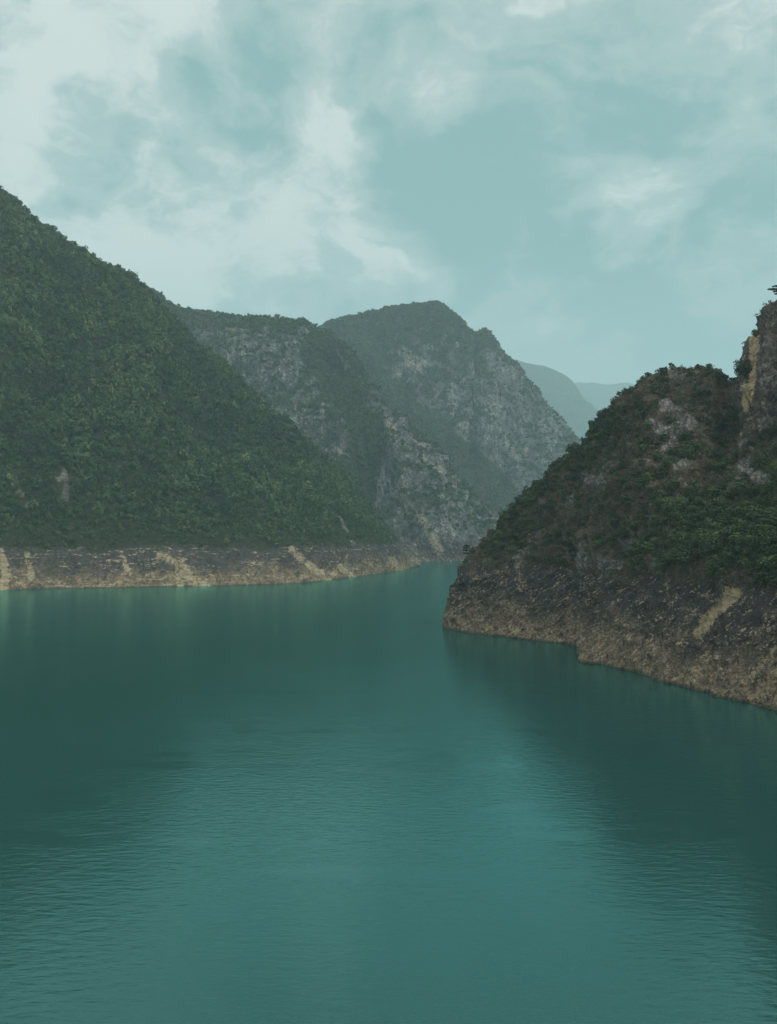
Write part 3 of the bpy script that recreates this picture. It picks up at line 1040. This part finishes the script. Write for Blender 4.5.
for i in order:
    if svv[i] > 4.85:
        lab, g = 'low shrub on the skyline of the right headland between its small trees', 'shrubs along the headland crest'
    elif sx[i] > 650 and sy[i] > 490:
        lab, g = 'olive shrub filling gaps of the green grove above the tan shore slope', 'shrubs in the grove above the right shore'
    elif sy[i] > 520:
        lab, g = 'dull shrub at the foot of the scrub where the bare rock band begins', 'shrubs at the top of the bare rock band'
    else:
        lab, g = 'olive brown shrub dotted over the rocky upper face of the headland', 'shrubs on the brown headland face'
    k = int(rngt.integers(0, 5))
    o = bpy.data.objects.new('shrub', SHRUBS[k]) if k not in first else first[k].copy()
    first.setdefault(k, o)
    COL.objects.link(o)
    o.name = 'shrub'
    o.location = (q[i][0], q[i][1], q[i][2] - .1 * ssz[i])
    o.rotation_euler = (0, 0, random.random() * 6.283)
    s_ = float(ssz[i])
    o.scale = (s_ * 1.2, s_ * 1.2, s_)
    o['label'] = lab
    o['category'] = 'shrub'
    o['group'] = g
print('shrubs', len(order), 'trees', len(tr))

# boulders lying half in the water along the right shore
BOULD = []
for k in range(4):
    bm = bmesh.new()
    bmesh.ops.create_icosphere(bm, subdivisions=3, radius=1.0)
    co = np.array([v.co[:] for v in bm.verts])
    off = .30 * ridged(co * 1.1 + k * 7.7, 3) + .12 * fbm(co * 3.0 + k, 2)
    for v, d_ in zip(bm.verts, off):
        v.co = v.co * (1 + d_)
        v.co.z = v.co.z * .7
        v.co.x = max(-.8, min(.85, v.co.x))
    BOULD.append(mesh_from_bm('boulder', bm, M_HEAD))
first = {}
bx_ = np.concatenate([450 + 330 * rngt.random(34), 578 + 26 * rngt.random(6)])
shore = GR[:, 4:8, :].reshape(-1, 3)
shx, shy = proj(shore)
for x in bx_:
    i = np.argmin(np.abs(shx - x) + 3 * np.abs(shore[:, 2] - .2))
    k = int(rngt.integers(0, 4))
    o = bpy.data.objects.new('boulder', BOULD[k]) if k not in first else first[k].copy()
    first.setdefault(k, o)
    COL.objects.link(o)
    o.name = 'boulder'
    s_ = .35 + 1.0 * float(rngt.random())**2.5
    o.location = (shore[i][0] + rngt.normal() * .3, shore[i][1] - .5 * s_ - .3 * rngt.random(), max(0, shore[i][2] * .5) + .1 * s_)
    o.rotation_euler = (0, 0, rngt.random() * 6.283)
    o.scale = (s_, s_ * .9, s_)
    o['label'] = 'small tan boulder lying in the waterline at the foot of the right headland'
    o['category'] = 'boulder'
    o['group'] = 'boulders along the right waterline'

# bleached drift tree on the left shore
bm = bmesh.new()
tube(bm, [(-3.4, 0, .3), (-1.5, .2, .7), (.6, .1, 1.5), (3.0, -.2, 3.0), (4.4, -.3, 3.8)], (.34, .30, .24, .16, .05), 7)
tube(bm, [(.4, .1, 1.4), (1.8, -.3, 1.5), (3.2, -.4, 1.9)], (.18, .12, .04), 6)
tube(bm, [(-1.3, .2, .75), (-.4, -.4, 1.9), (.1, -.5, 2.8)], (.16, .10, .03), 6)
tube(bm, [(-3.2, 0, .3), (-3.9, -.4, .9)], (.2, .05), 6)
tube(bm, [(-3.2, 0, .3), (-3.8, .4, .1)], (.2, .05), 6)
dw = bpy.data.objects.new('driftwood_trunk', mesh_from_bm('driftwood_trunk', bm, M_WOOD))
COL.objects.link(dw)
dw.location = tuple(hit(10, 579, GL) + np.array([0, -1.2, .3]))
dw.rotation_euler = (0, math.radians(-4), math.radians(8))
dw['label'] = 'pale bleached fallen tree trunk lying on the bare left shore'
dw['category'] = 'driftwood'

# ------------------------------------------------------------------ haze
m_h, nt = new_mat('air_haze')
v = nt.node('ShaderNodeVolumePrincipled')
v.inputs['Color'].default_value = (.69, .935, .98, 1)
v.inputs['Density'].default_value = 1.15e-4
v.inputs['Anisotropy'].default_value = .0
o = nt.node('ShaderNodeOutputMaterial')
nt.t.links.new(v.outputs[0], o.inputs['Volume'])
bm = bmesh.new()
x0, x1, y0, y1, z0, z1 = -3900, 9400, -800, 14000, -8, 2300
vs = [bm.verts.new(c) for c in ((x0, y0, z0), (x1, y0, z0), (x1, y1, z0), (x0, y1, z0), (x0, y0, z1), (x1, y0, z1), (x1, y1, z1), (x0, y1, z1))]
for f in ((0, 3, 2, 1), (4, 5, 6, 7), (0, 1, 5, 4), (1, 2, 6, 5), (2, 3, 7, 6), (3, 0, 4, 7)):
    bm.faces.new([vs[i] for i in f])
hz_o = bpy.data.objects.new('haze', mesh_from_bm('haze', bm, m_h))
COL.objects.link(hz_o)
hz_o['label'] = 'thin blue-green haze filling the valley air'
hz_o['category'] = 'haze'
hz_o['kind'] = 'stuff'

# ------------------------------------------------------------------ sky and light
SUN_EL, SUN_AZ = math.radians(46), math.radians(128)   # azimuth from +Y towards +X
wd = bpy.data.worlds.new('World')
scene.world = wd
wd.use_nodes = True
nt = NT(wd.node_tree)
sky = nt.node('ShaderNodeTexSky', sky_type='NISHITA')
sky.sun_disc = False
sky.sun_elevation = SUN_EL
sky.sun_rotation = SUN_AZ
sky.dust_density = 2.0
dirn = nt.vmath('NORMALIZE', nt.node('ShaderNodeTexCoord').outputs['Generated'])
sp = nt.node('ShaderNodeSeparateXYZ')
nt.put(sp.inputs[0], dirn)
dz = nt.math('MAXIMUM', sp.outputs[2], 0.0)
inv = nt.math('DIVIDE', 1.0, nt.math('ADD', dz, .50))
pl = nt.vmath('SCALE', dirn, scale=inv)
wv = nt.vmath('SCALE', nt.vmath('SUBTRACT', nt.noise(pl, 3.2, 5, .55, 0, 'Color'), (.5, .5, .5)), scale=.55)
plw = nt.vmath('ADD', pl, wv)
n1 = nt.noise(plw, 2.0, 8, .55)
n2 = nt.noise(nt.mapping(plw, (1, 1, 1), (0, 0, 1.0)), 8.0, 6, .62)
dw_ = nt.vmath('NORMALIZE', nt.vmath('ADD', dirn, nt.vmath('SCALE', wv, scale=.32)))
cov = nt.math('ADD', nt.math('MULTIPLY', nt.math('SUBTRACT', n1, .5), 1.9), nt.math('MULTIPLY', nt.math('SUBTRACT', n2, .5), 1.25))
# main bright and dark cloud masses: where they hang in this sky
for bx, by, rad, k in ((40, 75, 110, .17), (200, 15, 80, .22), (345, 150, 70, .26), (390, 255, 70, .12), (235, 265, 110, .26), (325, 278, 95, .32), (400, 265, 60, .2),
                       (640, 205, 60, .36), (445, 95, 60, .22), (20, 185, 70, .10), (130, 250, 70, .12),
                       (245, 95, 95, -.44), (155, 95, 70, -.34), (100, 20, 50, -.30), (465, 180, 100, -.48), (75, 145, 55, -.25), (220, 200, 80, -.16), (75, 150, 50, -.16), (520, 60, 200, -.10), (700, 60, 170, -.14), (710, 280, 150, -.30), (590, 310, 110, -.16)):
    dvec = ray(bx, by)
    dvec = dvec / np.linalg.norm(dvec)
    ca = math.cos(math.atan(rad / F_PX))
    dt = nt.vmath('DOT_PRODUCT', dw_, tuple(float(x) for x in dvec))
    cov = nt.math('ADD', cov, nt.ramp(dt, ca, 1.0 - (1 - ca) * .05, 0.0, k * .85))
t = nt.ramp(cov, -.46, .42)
teal = (.165, .318, .306)
pale = (.620, .655, .615)
mid_ = (.345, .440, .424)
cc = nt.mix(nt.ramp(t, 0.0, .55), teal, mid_)
cc = nt.mix(nt.ramp(t, .5, 1.0), cc, pale)
# smoother veil near the horizon and a clear-sky share seen through thin cloud
cc = nt.mix(nt.ramp(dz, .30, .04), cc, (.385, .495, .485))
# unseen cloud overhead and behind camera, whitened as neutral fill for camera-facing slopes
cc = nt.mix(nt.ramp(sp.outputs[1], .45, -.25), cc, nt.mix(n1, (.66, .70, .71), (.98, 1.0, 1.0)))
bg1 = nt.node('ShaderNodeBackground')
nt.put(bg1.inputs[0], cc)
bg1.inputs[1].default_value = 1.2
bg2 = nt.node('ShaderNodeBackground')
nt.t.links.new(sky.outputs[0], bg2.inputs[0])
bg2.inputs[1].default_value = .06
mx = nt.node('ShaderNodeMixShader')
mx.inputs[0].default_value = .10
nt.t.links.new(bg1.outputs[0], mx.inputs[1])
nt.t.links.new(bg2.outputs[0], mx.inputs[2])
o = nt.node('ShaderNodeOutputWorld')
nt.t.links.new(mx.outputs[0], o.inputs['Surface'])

sl = bpy.data.lights.new('sun', 'SUN')
sl.energy = 1.5
sl.angle = math.radians(14)
sl.color = (1.0, .91, .80)
so_ = bpy.data.objects.new('sun', sl)
COL.objects.link(so_)
sd = Vector((math.cos(SUN_EL) * math.sin(SUN_AZ), math.cos(SUN_EL) * math.cos(SUN_AZ), math.sin(SUN_EL)))
so_.rotation_euler = sd.to_track_quat('Z', 'Y').to_euler()
so_.location = sd * 500

# ------------------------------------------------------------------ render settings
scene.render.engine = 'CYCLES'
scene.view_settings.view_transform = 'Standard'
scene.view_settings.look = 'None'
scene.view_settings.exposure = 0.16
scene.view_settings.gamma = 1.0
scene.cycles.use_denoising = True
scene.cycles.max_bounces = 6
scene.cycles.diffuse_bounces = 3
scene.cycles.glossy_bounces = 3
scene.cycles.volume_bounces = 2
scene.cycles.caustics_reflective = False
scene.cycles.caustics_refractive = False
